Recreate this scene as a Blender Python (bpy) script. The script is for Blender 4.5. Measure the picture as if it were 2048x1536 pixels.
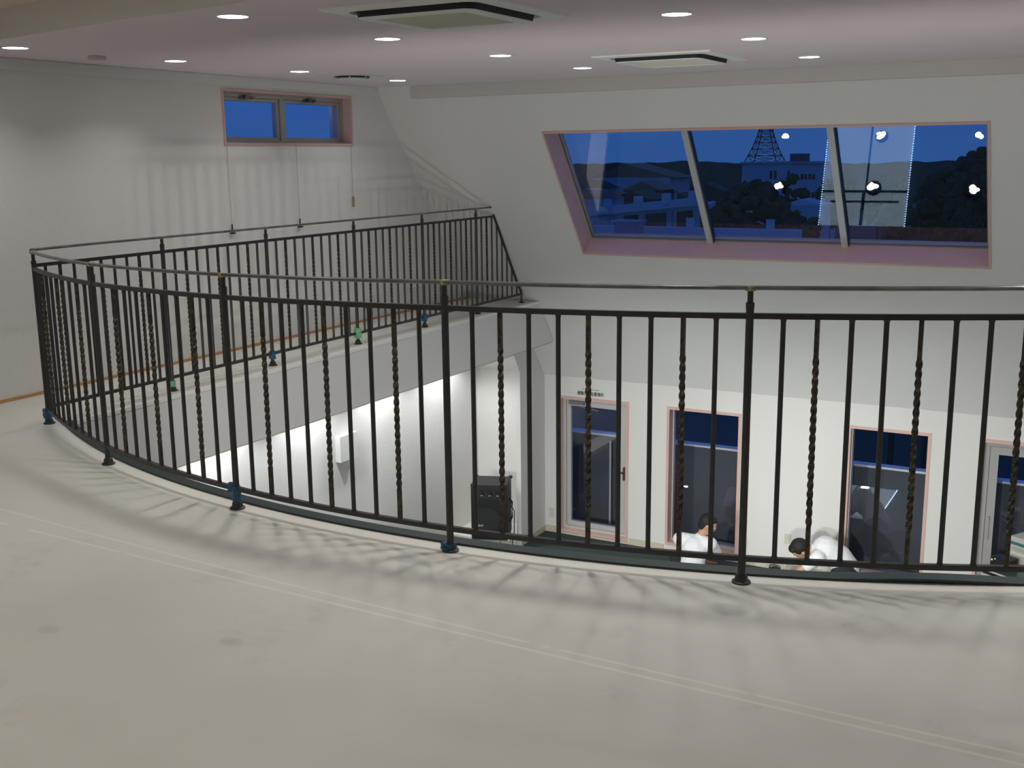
import bpy, bmesh, math, random
from mathutils import Vector, Matrix, Quaternion
PI = math.pi
random.seed(7)
S = bpy.context.scene
COL = S.collection
for o in list(bpy.data.objects): bpy.data.objects.remove(o)

# ---------------------------------------------------------------- camera
YAW, PITCH, ROLL, F = math.radians(28.863), math.radians(11.682), math.radians(-0.660), 2205.99
cy, sy = math.cos(YAW), math.sin(YAW)
fwd = Vector((-sy*math.cos(PITCH), cy*math.cos(PITCH), -math.sin(PITCH)))
r0 = Vector((cy, sy, 0)); u0 = r0.cross(fwd)
cr, sr = math.cos(ROLL), math.sin(ROLL)
right = cr*r0 + sr*u0; up = -sr*r0 + cr*u0
cd = bpy.data.cameras.new('camera'); cam = bpy.data.objects.new('camera', cd); COL.objects.link(cam)
M = Matrix((right, up, -fwd)).transposed().to_4x4(); M.translation = Vector((0, 0, 1.62))
cam.matrix_world = M
cd.sensor_width = 36; cd.lens = F*36/2048; cd.clip_start = 0.05; cd.clip_end = 2000
S.camera = cam
# ---------------------------------------------------------------- world (dusk) + exposure
vs = S.view_settings
vs.view_transform = 'Standard'; vs.look = 'None'; vs.gamma = 1; vs.use_curve_mapping = False; vs.exposure = 0.0
w = bpy.data.worlds.new('dusk'); S.world = w; w.use_nodes = True
nt = w.node_tree; nt.nodes.clear()
out = nt.nodes.new('ShaderNodeOutputWorld'); bg = nt.nodes.new('ShaderNodeBackground')
tc = nt.nodes.new('ShaderNodeTexCoord'); sep = nt.nodes.new('ShaderNodeSeparateXYZ'); rp = nt.nodes.new('ShaderNodeValToRGB')
ns = nt.nodes.new('ShaderNodeTexNoise'); ns.inputs['Scale'].default_value = 5; ns.inputs['Detail'].default_value = 4
mp = nt.nodes.new('ShaderNodeMapping'); mp.inputs['Scale'].default_value = (1, 1, 5)
mx = nt.nodes.new('ShaderNodeMix'); mx.data_type = 'RGBA'; mx.inputs['B'].default_value = (.04, .13, .40, 1)
r2 = nt.nodes.new('ShaderNodeMapRange'); r2.inputs['From Min'].default_value = .52; r2.inputs['From Max'].default_value = .8
r2.inputs['To Max'].default_value = .5
nt.links.new(tc.outputs['Generated'], sep.inputs[0]); nt.links.new(sep.outputs['Z'], rp.inputs[0])
nt.links.new(tc.outputs['Generated'], mp.inputs[0]); nt.links.new(mp.outputs[0], ns.inputs['Vector']); nt.links.new(ns.outputs[0], r2.inputs[0])
nt.links.new(r2.outputs[0], mx.inputs['Factor']); nt.links.new(rp.outputs[0], mx.inputs['A'])
nt.links.new(mx.outputs['Result'], bg.inputs[0]); nt.links.new(bg.outputs[0], out.inputs[0])
e = rp.color_ramp.elements
e[0].position = 0.0; e[0].color = (.022, .085, .30, 1); e[1].position = .5; e[1].color = (.018, .075, .36, 1)
x = e.new(.12); x.color = (.014, .078, .37, 1)
bg.inputs[1].default_value = 1.0
LAMP = 6.6          # upper ceiling downlights (W each)
LAMP_SPREAD = math.radians(125)
LOWER = 75.0         # lower storey spots (W)

# ---------------------------------------------------------------- helpers
def srgb(r, g, b):
    f = lambda c: (c/255/12.92 if c/255 <= .04045 else ((c/255+.055)/1.055)**2.4)
    return (f(r), f(g), f(b), 1)
MATS = {}
def mat(name, col, rough=.7, metal=0, spec=.4, var=0.0, vscale=3, bump=0.0, bscale=60, col2=None, emit=None, estr=0):
    m = bpy.data.materials.new(name); m.use_nodes = True; t = m.node_tree; b = t.nodes['Principled BSDF']
    b.inputs['Base Color'].default_value = col; b.inputs['Roughness'].default_value = rough
    b.inputs['Metallic'].default_value = metal; b.inputs['Specular IOR Level'].default_value = spec
    co = t.nodes.new('ShaderNodeTexCoord')
    n = t.nodes.new('ShaderNodeTexNoise'); n.inputs['Scale'].default_value = vscale; n.inputs['Detail'].default_value = 5
    t.links.new(co.outputs['Object'], n.inputs['Vector'])
    mxx = t.nodes.new('ShaderNodeMix'); mxx.data_type = 'RGBA'
    mxx.inputs['A'].default_value = col
    mxx.inputs['B'].default_value = col2 or tuple(c*.8 for c in col[:3])+(1,)
    mr = t.nodes.new('ShaderNodeMapRange'); mr.inputs['From Min'].default_value = .4; mr.inputs['From Max'].default_value = .7
    mr.inputs['To Max'].default_value = var if not col2 else max(var, .01)
    t.links.new(n.outputs[0], mr.inputs[0]); t.links.new(mr.outputs[0], mxx.inputs['Factor'])
    t.links.new(mxx.outputs['Result'], b.inputs['Base Color'])
    if bump:
        bn = t.nodes.new('ShaderNodeTexNoise'); bn.inputs['Scale'].default_value = bscale; bn.inputs['Detail'].default_value = 3
        bp = t.nodes.new('ShaderNodeBump'); bp.inputs['Strength'].default_value = bump; bp.inputs['Distance'].default_value = .01
        t.links.new(co.outputs['Object'], bn.inputs['Vector']); t.links.new(bn.outputs[0], bp.inputs['Height']); t.links.new(bp.outputs[0], b.inputs['Normal'])
    if emit:
        b.inputs['Emission Color'].default_value = emit; b.inputs['Emission Strength'].default_value = estr
    MATS[name] = m
    return m

class MB:
    def __init__(s): s.b = bmesh.new()
    def box(s, x0, x1, y0, y1, z0, z1):
        v = [s.b.verts.new((x, y, z)) for z in (z0, z1) for (x, y) in ((x0, y0), (x1, y0), (x1, y1), (x0, y1))]
        for f in ((3, 2, 1, 0), (4, 5, 6, 7), (0, 1, 5, 4), (1, 2, 6, 5), (2, 3, 7, 6), (3, 0, 4, 7)):
            s.b.faces.new([v[i] for i in f])
        return s
    def obox(s, c, ax, ay, az):       # oriented box: centre and half-extent vectors
        c, ax, ay, az = map(Vector, (c, ax, ay, az))
        v = [s.b.verts.new(c + i*ax + j*ay + k*az) for k in (-1, 1) for (i, j) in ((-1, -1), (1, -1), (1, 1), (-1, 1))]
        for f in ((3, 2, 1, 0), (4, 5, 6, 7), (0, 1, 5, 4), (1, 2, 6, 5), (2, 3, 7, 6), (3, 0, 4, 7)):
            s.b.faces.new([v[i] for i in f])
        return s
    def prism(s, lo, hi):             # two matching loops
        a = [s.b.verts.new(p) for p in lo]; b = [s.b.verts.new(p) for p in hi]; n = len(a)
        s.b.faces.new(a[::-1]); s.b.faces.new(b)
        for i in range(n): s.b.faces.new((a[i], a[(i+1) % n], b[(i+1) % n], b[i]))
        return s
    def loops(s, ls, cap=True):
        vs_ = [[s.b.verts.new(p) for p in l] for l in ls]; n = len(ls[0])
        for a, b in zip(vs_, vs_[1:]):
            for i in range(n): s.b.faces.new((a[i], a[(i+1) % n], b[(i+1) % n], b[i]))
        if cap: s.b.faces.new(vs_[0][::-1]); s.b.faces.new(vs_[-1])
        return s
    def cyl(s, p, q, r, r2=None, n=12):
        p, q = Vector(p), Vector(q); d = (q-p).normalized(); r2 = r if r2 is None else r2
        a = d.orthogonal().normalized(); b = d.cross(a)
        ring = lambda c, rr: [c + rr*(math.cos(2*PI*i/n)*a + math.sin(2*PI*i/n)*b) for i in range(n)]
        return s.loops([ring(p, r), ring(q, r2)])
    def lathe(s, c, prof, n=16):      # prof: (r, z) list
        c = Vector(c)
        return s.loops([[c+Vector((r*math.cos(2*PI*i/n), r*math.sin(2*PI*i/n), z)) for i in range(n)] for r, z in prof])
    def sweep(s, pts, prof):          # prof: (side, up) list, path roughly horizontal
        pts = [Vector(p) for p in pts]; ls = []
        for i, p in enumerate(pts):
            d = (pts[min(i+1, len(pts)-1)] - pts[max(i-1, 0)]).normalized()
            sd = d.cross(Vector((0, 0, 1)))
            sd = sd.normalized() if sd.length > 1e-4 else Vector((1, 0, 0))
            u = sd.cross(d)
            ls.append([p + a*sd + b*u for a, b in prof])
        return s.loops(ls)
    def tube(s, pts, r, n=8): return s.sweep(pts, [(r*math.cos(2*PI*i/n), r*math.sin(2*PI*i/n)) for i in range(n)])
    def ball(s, c, r, seg=14, axes=None):
        if not hasattr(r, '__len__'): r = (r, r, r)
        ax = axes or (Vector((1, 0, 0)), Vector((0, 1, 0)), Vector((0, 0, 1)))
        R = bmesh.ops.create_uvsphere(s.b, u_segments=seg, v_segments=max(6, seg//2+1), radius=1)
        c = Vector(c)
        for v in R['verts']:
            k = v.co.copy(); v.co = c + ax[0]*k.x*r[0] + ax[1]*k.y*r[1] + ax[2]*k.z*r[2]
        return s
    def capsule(s, p, q, r1, r2):
        p, q = Vector(p), Vector(q)
        s.ball(p, r1, 12); s.ball(q, r2, 12); s.cyl(p, q, r1, r2, 14); return s

def parent_to(o, par):
    o.parent = par
    loc = par.location.copy(); q = par
    if par.parent: loc = Vector((0, 0, 0)) if par.type == 'MESH' else loc
    o.matrix_parent_inverse = Matrix.Translation(-loc)
def obj(name, mb, m, parent=None, smooth=False, bevel=0, label=None):
    me = bpy.data.meshes.new(name); bmesh.ops.recalc_face_normals(mb.b, faces=mb.b.faces); mb.b.to_mesh(me); mb.b.free()
    o = bpy.data.objects.new(name, me); COL.objects.link(o); me.materials.append(m)
    if smooth: me.shade_smooth()
    if bevel:
        bv = o.modifiers.new('bevel', 'BEVEL'); bv.width = bevel; bv.segments = 2; bv.limit_method = 'ANGLE'
    if parent: parent_to(o, parent)
    if label: o['label'] = label
    return o
def thing(name, label, cat, loc=(0, 0, 0), group=None):
    o = bpy.data.objects.new(name, None); COL.objects.link(o); o.location = loc; o.empty_display_size = .1
    o['label'] = label; o['category'] = cat
    if group: o['group'] = group
    return o
def tag(o, label, cat, group=None):
    o['label'] = label; o['category'] = cat
    if group: o['group'] = group
    return o
def struct(name, mb, m, **k):
    o = obj(name, mb, m, **k); o['kind'] = 'structure'; return o
def sroot(name, loc=(0, 0, 0)):
    o = bpy.data.objects.new(name, None); COL.objects.link(o); o.location = loc; o['kind'] = 'structure'; return o
def dup(root, loc, label=None, power=None):
    r = root.copy(); COL.objects.link(r); r.location = loc
    if label: r['label'] = label
    for ch in list(root.children):
        c = ch.copy(); COL.objects.link(c); c.parent = r; c.matrix_parent_inverse = ch.matrix_parent_inverse.copy()
        if power is not None and c.type == 'LIGHT': c.data = c.data.copy(); c.data.energy *= power; c.data.spread = math.radians(178) if loc[2] > 2.4 else c.data.spread
        for g in list(ch.children):
            d = g.copy(); COL.objects.link(d); d.parent = c; d.matrix_parent_inverse = g.matrix_parent_inverse.copy()
    return r
def panel(mb, org, U, V, N, us, vs_, holes, th):
    """wall slab with openings: front face through org, thickness th along N"""
    org, U, V, N = map(Vector, (org, U, V, N))
    gu = sorted(set(us) | {a for h in holes for a in h[:2]}); gv = sorted(set(vs_) | {a for h in holes for a in h[2:]})
    nu, nv = len(gu)-1, len(gv)-1
    def full(i, j):
        if not (0 <= i < nu and 0 <= j < nv): return False
        cu, cv = (gu[i]+gu[i+1])/2, (gv[j]+gv[j+1])/2
        return not any(h[0] < cu < h[1] and h[2] < cv < h[3] for h in holes)
    cache = {}
    def V_(i, j, k):
        if (i, j, k) not in cache: cache[(i, j, k)] = mb.b.verts.new(org + U*gu[i] + V*gv[j] + N*(th*k))
        return cache[(i, j, k)]
    for i in range(nu):
        for j in range(nv):
            if not full(i, j): continue
            for k in (0, 1): mb.b.faces.new([V_(i, j, k), V_(i+1, j, k), V_(i+1, j+1, k), V_(i, j+1, k)])
            if not full(i-1, j): mb.b.faces.new([V_(i, j, 0), V_(i, j+1, 0), V_(i, j+1, 1), V_(i, j, 1)])
            if not full(i+1, j): mb.b.faces.new([V_(i+1, j, 0), V_(i+1, j+1, 0), V_(i+1, j+1, 1), V_(i+1, j, 1)])
            if not full(i, j-1): mb.b.faces.new([V_(i, j, 0), V_(i+1, j, 0), V_(i+1, j, 1), V_(i, j, 1)])
            if not full(i, j+1): mb.b.faces.new([V_(i, j+1, 0), V_(i+1, j+1, 0), V_(i+1, j+1, 1), V_(i, j+1, 1)])
    return mb

# ---------------------------------------------------------------- materials
WALL = mat('wallpaper', (.72, .71, .68, 1), .85, spec=.2, var=.10, vscale=.8, bump=.25, bscale=45)
CEIL = mat('pink_ceiling', (.82, .71, .735, 1), .9, spec=.2, var=.1, vscale=1.5)
CEIL2 = mat('tan_ceiling', (.74, .60, .52, 1), .9, spec=.2)
WHITE = mat('white_paint', (.72, .72, .68, 1), .5)
PINK = mat('pink_trim', (.66, .43, .38, 1), .30, spec=.6, var=.2, vscale=6)
WOOD = mat('wood_trim', (.50, .28, .12, 1), .5, var=.4, vscale=8)
BEIGE = mat('beige_baseboard', (.56, .52, .42, 1), .5)
ALU = mat('aluminium', (.42, .41, .38, 1), .38, metal=.55)
ALUW = mat('white_aluminium', (.55, .55, .54, 1), .4, metal=.2)
DARKF = mat('dark_gasket', (.03, .035, .05, 1), .5)
IRON = mat('black_iron', (.036, .036, .035, 1), .42, metal=.3, spec=.5, var=.6, vscale=25, col2=(.055, .052, .045, 1))
TWIST = mat('worn_twisted_iron', (.035, .033, .028, 1), .38, metal=.5, var=.8, vscale=45, col2=(.12, .095, .055, 1))
RAIL = mat('handrail_metal', (.10, .105, .10, 1), .30, metal=.6, var=.8, vscale=9, col2=(.20, .20, .18, 1))
BRASS = mat('scuffed_weld', (.42, .37, .20, 1), .4, metal=.4, var=.6, vscale=90, col2=(.12, .11, .08, 1))
STRIP = mat('green_edging', (.020, .034, .035, 1), .5, var=.4, vscale=12)
BTAPE = mat('blue_tape', (.02, .09, .19, 1), .4, var=.5, vscale=40)
GTAPE = mat('green_tape', (.12, .42, .20, 1), .4, var=.7, vscale=40, col2=(.35, .6, .4, 1))
CARPET = mat('green_carpet', (.055, .075, .07, 1), .95, spec=.1, var=.5, vscale=30, bump=.3, bscale=200)
BLACK = mat('black_plastic', (.012, .012, .014, 1), .45, var=.3, vscale=40)
BLACK2 = mat('black_vinyl', (.018, .018, .020, 1), .6, bump=.3, bscale=300)
SKIN = mat('skin', (.52, .29, .19, 1), .5, var=.15, vscale=20)
HAIR = mat('black_hair', (.012, .010, .009, 1), .55, bump=.6, bscale=120)
SHIRT = mat('white_shirt', (.78, .79, .80, 1), .8, var=.08, vscale=12, bump=.35, bscale=14)
TROUS = mat('dark_trousers', (.02, .022, .03, 1), .85)
PCB = mat('beige_plastic', (.50, .50, .44, 1), .5)
TEAL = mat('teal_inlay', (.04, .16, .16, 1), .4)
GRILLE = mat('grille_fabric', (.70, .67, .58, 1), .8)
LED = mat('downlight_emitter', (1, 1, 1, 1), .5, emit=(1, .99, 1, 1), estr=12)

def glass(name, fac, tint=(1, 1, 1, 1), rough=0.0):
    m = bpy.data.materials.new(name); m.use_nodes = True; t = m.node_tree; t.nodes.clear()
    o = t.nodes.new('ShaderNodeOutputMaterial'); a = t.nodes.new('ShaderNodeBsdfTransparent'); g = t.nodes.new('ShaderNodeBsdfGlossy')
    mi = t.nodes.new('ShaderNodeMixShader'); a.inputs[0].default_value = tint; g.inputs['Roughness'].default_value = rough
    mi.inputs[0].default_value = fac
    t.links.new(a.outputs[0], mi.inputs[1]); t.links.new(g.outputs[0], mi.inputs[2]); t.links.new(mi.outputs[0], o.inputs[0])
    return m
GLASS = glass('window_glass', .11)
FROST = glass('frosted_glass', .05, (.98, .99, 1, 1), .2)

# floor with scratches, chalk lines, smudges
def floor_mat():
    m = mat('beige_floor', (.69, .68, .625, 1), .42, spec=.35, var=.5, vscale=1.3, col2=(.58, .565, .505, 1), bump=.05, bscale=25)
    t = m.node_tree; b = t.nodes['Principled BSDF']; base = b.inputs['Base Color'].links[0].from_socket
    co = t.nodes.new('ShaderNodeTexCoord'); sp = t.nodes.new('ShaderNodeSeparateXYZ'); t.links.new(co.outputs['Object'], sp.inputs[0])
    def M_(op, a, bb=None, c=None):
        n = t.nodes.new('ShaderNodeMath'); n.operation = op
        for i, v in enumerate((a, bb, c)):
            if v is None: continue
            if isinstance(v, (int, float)): n.inputs[i].default_value = v
            else: t.links.new(v, n.inputs[i])
        return n.outputs[0]
    X, Y = sp.outputs['X'], sp.outputs['Y']
    nz = t.nodes.new('ShaderNodeTexNoise'); nz.inputs['Scale'].default_value = 6; nz.inputs['Detail'].default_value = 4
    t.links.new(co.outputs['Object'], nz.inputs['Vector'])
    def line(y0, k, q, wd):           # y = y0 + k x + q x^2
        f = M_('ADD', M_('ADD', M_('MULTIPLY', X, k), y0), M_('MULTIPLY', M_('MULTIPLY', X, X), q))
        d = M_('ABSOLUTE', M_('SUBTRACT', Y, f))
        return M_('MULTIPLY', M_('LESS_THAN', d, wd), M_('GREATER_THAN', nz.outputs[0], .34))
    l1 = line(3.075, .012, .0100, .0065); l2 = line(3.018, -.004, .0030, .0075)
    dust = t.nodes.new('ShaderNodeTexNoise'); dust.inputs['Scale'].default_value = 2.2; dust.inputs['Detail'].default_value = 8; dust.inputs['Roughness'].default_value = .7
    t.links.new(co.outputs['Object'], dust.inputs['Vector'])
    dm = t.nodes.new('ShaderNodeMapRange'); dm.inputs['From Min'].default_value = .58; dm.inputs['From Max'].default_value = .75; dm.inputs['To Max'].default_value = .45
    t.links.new(dust.outputs[0], dm.inputs[0])
    a = t.nodes.new('ShaderNodeMix'); a.data_type = 'RGBA'; a.inputs['B'].default_value = (.36, .36, .33, 1)
    t.links.new(dm.outputs[0], a.inputs['Factor']); t.links.new(base, a.inputs['A'])
    c = t.nodes.new('ShaderNodeMix'); c.data_type = 'RGBA'; c.inputs['B'].default_value = (.78, .77, .70, 1)
    t.links.new(M_('MULTIPLY', M_('MAXIMUM', l1, l2), .7), c.inputs['Factor']); t.links.new(a.outputs['Result'], c.inputs['A'])
    # small grey smudges and pencil marks at fixed spots
    cur = c.outputs['Result']
    for (sx, sy_, rx, ry, s_) in ((-2.43, 3.55, .09, .05, .5), (-1.13, 3.66, .08, .06, .5), (-2.55, 2.62, .06, .04, .35), (-.60, 2.4, .07, .04, .4), (-3.2, 2.4, .06, .04, .25)):
        dx = M_('DIVIDE', M_('SUBTRACT', X, sx), rx); dy = M_('DIVIDE', M_('SUBTRACT', Y, sy_), ry)
        d = M_('ADD', M_('ADD', M_('MULTIPLY', dx, dx), M_('MULTIPLY', dy, dy)), M_('MULTIPLY', M_('SUBTRACT', dust.outputs[0], .5), 3))
        k = M_('MULTIPLY', M_('MAXIMUM', M_('SUBTRACT', 1.0, d), 0.0), s_); k = M_('MINIMUM', k, .45)
        q = t.nodes.new('ShaderNodeMix'); q.data_type = 'RGBA'; q.inputs['B'].default_value = (.25, .28, .27, 1)
        t.links.new(k, q.inputs['Factor']); t.links.new(cur, q.inputs['A']); cur = q.outputs['Result']
    t.links.new(cur, b.inputs['Base Color'])
    return m
FLOOR = floor_mat()
def panel_ceiling_mat():
    m = mat('panelled_soffit', (.50, .49, .45, 1), .8)
    t = m.node_tree; b = t.nodes['Principled BSDF']; co = t.nodes.new('ShaderNodeTexCoord')
    br = t.nodes.new('ShaderNodeTexBrick'); br.offset = 0; br.inputs['Scale'].default_value = 1
    br.inputs['Brick Width'].default_value = .9; br.inputs['Row Height'].default_value = .9; br.inputs['Mortar Size'].default_value = .012
    br.inputs['Color1'].default_value = (.50, .49, .45, 1); br.inputs['Color2'].default_value = (.47, .46, .43, 1); br.inputs['Mortar'].default_value = (.1, .1, .1, 1)
    t.links.new(co.outputs['Object'], br.inputs['Vector']); t.links.new(br.outputs[0], b.inputs['Base Color'])
    return m
SOFFIT = panel_ceiling_mat()

# ---------------------------------------------------------------- big structure
CX, CY, RE, RP = -2.814, 9.662, 5.83, 5.959
def arc(r, a): a = math.radians(a); return (CX + r*math.cos(a), CY + r*math.sin(a))
XL, XLL, XW, XR, YB = -6.63, -7.0, -5.735, 2.0, -3.0
a0 = math.degrees(math.atan2(-math.sqrt(RE**2-(XW-CX)**2), XW-CX)); a1 = math.degrees(math.atan2(-math.sqrt(RE**2-(XR-CX)**2), XR-CX))
edge = [arc(RE, a1 + (a0-a1)*i/60) for i in range(61)]           # right -> left
low = [(XLL, YB), (XR, YB)] + edge
mb = MB(); mb.prism([(x, y, -.5) for x, y in low + [(XLL, edge[-1][1])]], [(x, y, 0) for x, y in low + [(XLL, edge[-1][1])]])
struct('floor', mb, FLOOR)
YE = edge[-1][1]
mb = MB(); mb.prism([(XLL, YE, -.5), (XW, YE, -.5), (XW, YE, 0), (XLL, YE, 0)], [(XLL, 11.40, -.5), (XW, 11.40, -.5), (XW, 11.03, 0), (XLL, 11.03, 0)])
struct('floor_walkway', mb, FLOOR)
# wall-finish lining on the slab sides (fascia)
mb = MB(); mb.prism([(XW, YE, -.51), (XW+.012, YE, -.51), (XW+.012, YE, -.004), (XW, YE, -.004)], [(XW, 11.40, -.51), (XW+.012, 11.40, -.51), (XW+.012, 11.03, -.004), (XW, 11.03, -.004)])
struct('wall_fascia', mb, WALL)
mb = MB(); mb.sweep([(XW+.006, YE, .001), (XW+.006, 11.02, .001)], [(-.022, -.010), (.012, -.022), (.012, .004), (-.022, .004)])
struct('trim_1', mb, mat('white_edge', (.82, .82, .74, 1), .3))
mb = MB(); mb.box(XW-.004, XW+.018, YE, 11.37, -.518, -.508); struct('trim_2', mb, BEIGE)
mb = MB()
inner = [arc(RE+.055, a0 + (a1-a0)*i/90) for i in range(91)]
pts = []
for i in range(91):
    x, y = arc(RE+.026, a0 + (a1-a0)*i/90)
    wob = .0
    if x > -.85: wob = .012*max(0, math.sin((x+.85)*5.2))
    pts.append((x, y, .006 + wob))
mb.sweep(pts, [(-.030, -.05), (-.024, -.05), (-.024, -.002), (.034, -.006), (.034, .004), (-.018, .010), (-.030, .006)])
struct('trim_3', mb, STRIP)
# lower storey
mb = MB(); mb.box(XLL-.2, XR, YB, 12.0, -3.15, -3.0); struct('floor_lower', mb, CARPET)
mb = MB(); mb.box(XLL, -6.04, 11.07, 11.78, -3.0, -2.975); struct('floor_alcove', mb, FLOOR)
mb = MB(); mb.box(XLL-.2, XLL, YB, 12.05, -3.0, -.0); struct('wall_left_lower', mb, WALL)
mb = MB(); mb.prism([(XLL, YB, -.504), (XR, YB, -.504)] + [(x, y, -.504) for x, y in edge] + [(XLL, YE, -.504)],
                    [(XLL, YB, -.5005), (XR, YB, -.5005)] + [(x, y, -.5005) for x, y in edge] + [(XLL, YE, -.5005)])
struct('ceiling_lower', mb, SOFFIT)
# front wall, lower (vertical) with its openings
FY = 11.78
lo_holes = [(-5.84, -4.92, -2.97, -1.24), (-4.44, -3.555, -2.92, -1.24), (-2.385, -1.54, -2.93, -1.24), (-1.056, .85, -2.95, -1.24)]
mb = MB(); panel(mb, (0, FY, 0), (1, 0, 0), (0, 0, 1), (0, 1, 0), (XLL-.2, XR+.2), (-3.15, -1.0), lo_holes, .24)
struct('wall_front_lower', mb, WALL)
# front wall, slanted, y = 11.03 - .755 z
SL = math.hypot(1, .755); Vd = Vector((0, -.755, 1))/SL; Nd = Vector((0, 1, .755))/SL
def sv(z): return (z+1.0)*SL
mb = MB(); panel(mb, (0, 11.785, -1.0), (1, 0, 0), Vd, Nd, (XLL-.2, XR+.2), (0, sv(2.75)), [(-4.955, -.985, sv(.60), sv(1.848))], .30)
struct('wall_front_slanted', mb, WALL)
# left wall, upper
mb = MB(); panel(mb, (XL, 0, 0), (0, 1, 0), (0, 0, 1), (-1, 0, 0), (YB, 11.9), (-.002, 2.75), [(7.10, 8.87, 1.735), ][0:0] or [(7.10, 8.875, 1.735, 2.195)], .27)
struct('wall_left', mb, WALL)
mb = MB(); mb.box(XR, XR+.2, YB, 12.05, -3.15, 2.75); struct('wall_right', mb, WALL)
mb = MB(); mb.box(XLL-.2, XR+.2, YB-.2, YB, -3.15, 2.75); struct('wall_back', mb, WALL)
# ceiling: lower pink area over the void, higher tan area over the loft
cedge = [(XL, 4.58), (-5.7, 4.35), (-4.43, 4.10), (-3.40, 3.92), (-2.6, 3.84), (-1.6, 3.86), (-.6, 4.0), (.6, 4.3), (XR, 4.8)]
mb = MB(); top = cedge + [(XR, 9.32), (XL, 9.32)]
mb.prism([(x, y, 2.30) for x, y in top], [(x, y, 2.46) for x, y in top]); struct('ceiling', mb, CEIL)
mb = MB(); mb.sweep([(x, y, 2.385) for x, y in cedge], [(.0, -.084), (.012, -.084), (.012, .08), (0, .08)]); struct('trim_4', mb, WHITE)
mb = MB(); mb.box(XL, XR, YB, 9.2, 2.465, 2.55); struct('ceiling_loft', mb, CEIL2)
# soffit box along the top of the slanted wall
mb = MB(); mb.prism([(-6.22, 9.292, 2.298), (-6.22, 9.292, 2.182), (-6.22, 9.385, 2.182)], [(XR, 9.292, 2.298), (XR, 9.292, 2.182), (XR, 9.385, 2.182)])
struct('trim_5', mb, mat('soffit_paint', (.60, .57, .53, 1), .85))
mb = MB(); mb.box(XL, XL+.022, YB, 9.29, 2.222, 2.298); struct('trim_6', mb, WHITE)
mb = MB(); mb.box(XL, XL+.012, YB, 11.0, 0, .022); struct('baseboard_left', mb, WOOD)
# fin wall at the corner of the void
for nm, prof in (('wall_fin', [(11.155, -.87), (11.155, -3.0), (11.77, -3.0), (11.77, -.98), (11.69, -.87)]), ('wall_fin_upper', [(10.93, -.51), (11.155, -.869), (11.68, -.869), (11.42, -.51)])):
    mb = MB(); mb.prism([(-6.10, y, z) for y, z in prof], [(-6.04, y, z) for y, z in prof]); struct(nm, mb, WALL)
mb = MB(); mb.box(-6.04, -6.028, 11.15, FY, -3, -2.93).box(-6.10, -6.028, 11.143, 11.155, -3, -2.93); struct('baseboard_fin', mb, BEIGE)
mb = MB()
for xa, xb in ((-6.04, -5.87), (-4.90, -4.46), (-3.54, -2.40), (-1.52, -1.08)): mb.box(xa, xb, FY-.012, FY, -3, -2.92)
mb.box(-5.87, -4.90, FY-.012, FY, -3, -2.975)
struct('baseboard_front', mb, BEIGE)

# ---------------------------------------------------------------- slanted window
def P(x, z, o=0):                      # point on slanted wall plane at height z, pushed o outward
    return Vector((x, 11.03-.755*z, z)) + Nd*o
W2 = sroot('window_2', P(-2.97, .6))
x0, x1, z0, z1, D = -4.955, -.985, .60, 1.848, .235
def bar(mb, xa, za, xb, zb, o0, o1):   # box on the slanted plane
    c = (P(xa, za, o0) + P(xb, zb, o1))/2
    mb.obox(c, (abs(xb-xa)/2, 0, 0), Vd*(abs(zb-za)*SL/2), Nd*((o1-o0)/2)); return mb
mb = MB(); t_ = .018
bar(mb, x0, z0, x0+t_, z1, -.012, D+.03); bar(mb, x1-t_, z0, x1, z1, -.012, D+.03); bar(mb, x0+t_, z0, x1-t_, z0+t_, -.012, D+.03); bar(mb, x0+t_, z1-t_, x1-t_, z1, -.012, D+.03)
obj('window_lining', mb, PINK, W2, label='pale pink window reveal')
mb = MB(); q = .022
for a in (0, .026):
    i0, i1, j0, j1 = x0+t_+a, x1-t_-a, z0+t_+a, z1-t_-a
    for (xa, za, xb, zb) in ((i0, j0, i0+.014, j1), (i1-.014, j0, i1, j1), (i0, j0, i1, j0+.010), (i0, j1-.010, i1, j1)): bar(mb, xa, za, xb, zb, D-.012+a*.4, D+.03)
obj('window_frame', mb, ALU, W2)
for xm in (-3.615, -2.290):
    mb = MB(); bar(mb, xm-.030, z0+t_, xm+.030, z1-t_, D-.045, D+.03); obj('mullion', mb, ALUW, W2)
    mb = MB(); bar(mb, xm+.030, z0+t_, xm+.040, z1-t_, D-.02, D+.03); obj('gasket', mb, DARKF, W2)
xs_ = [x0+t_+.01, -3.615, -2.290, x1-t_-.01]
for a, b in zip(xs_, xs_[1:]):
    mb = MB(); mb.b.faces.new([mb.b.verts.new(p) for p in (P(a, z0+.03, D+.012), P(b, z0+.03, D+.012), P(b, z1-.03, D+.012), P(a, z1-.03, D+.012))])
    obj('pane', mb, GLASS, W2)

# ---------------------------------------------------------------- small window in left wall
W1 = sroot('window_1', (XL, 7.98, 1.73))
ya, yb, za, zb = 7.10, 8.875, 1.735, 2.195
mb = MB(); t_ = .020
for (a, b, c, d) in ((ya, ya+t_, za, zb), (yb-t_, yb, za, zb), (ya+t_, yb-t_, za, za+t_), (ya+t_, yb-t_, zb-t_, zb)): mb.box(XL-.20, XL+.012, a, b, c, d)
obj('window_lining', mb, PINK, W1, label='pale pink window reveal')
ia, ib, ja, jb = ya+t_, yb-t_, za+t_, zb-t_
ym = 7.955
mb = MB(); X0, X1 = XL-.16, XL-.085
mb.box(X0, X1, ia, ib, jb-.035, jb).box(X0, X1, ia, ib, ja, ja+.02).box(X0, X1, ia, ia+.04, ja+.02, jb-.035).box(X0, X1, ib-.04, ib, ja+.02, jb-.035).box(X0, X1, ym-.022, ym+.022, ja+.02, jb-.035)
obj('window_frame', mb, ALU, W1)
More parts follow.
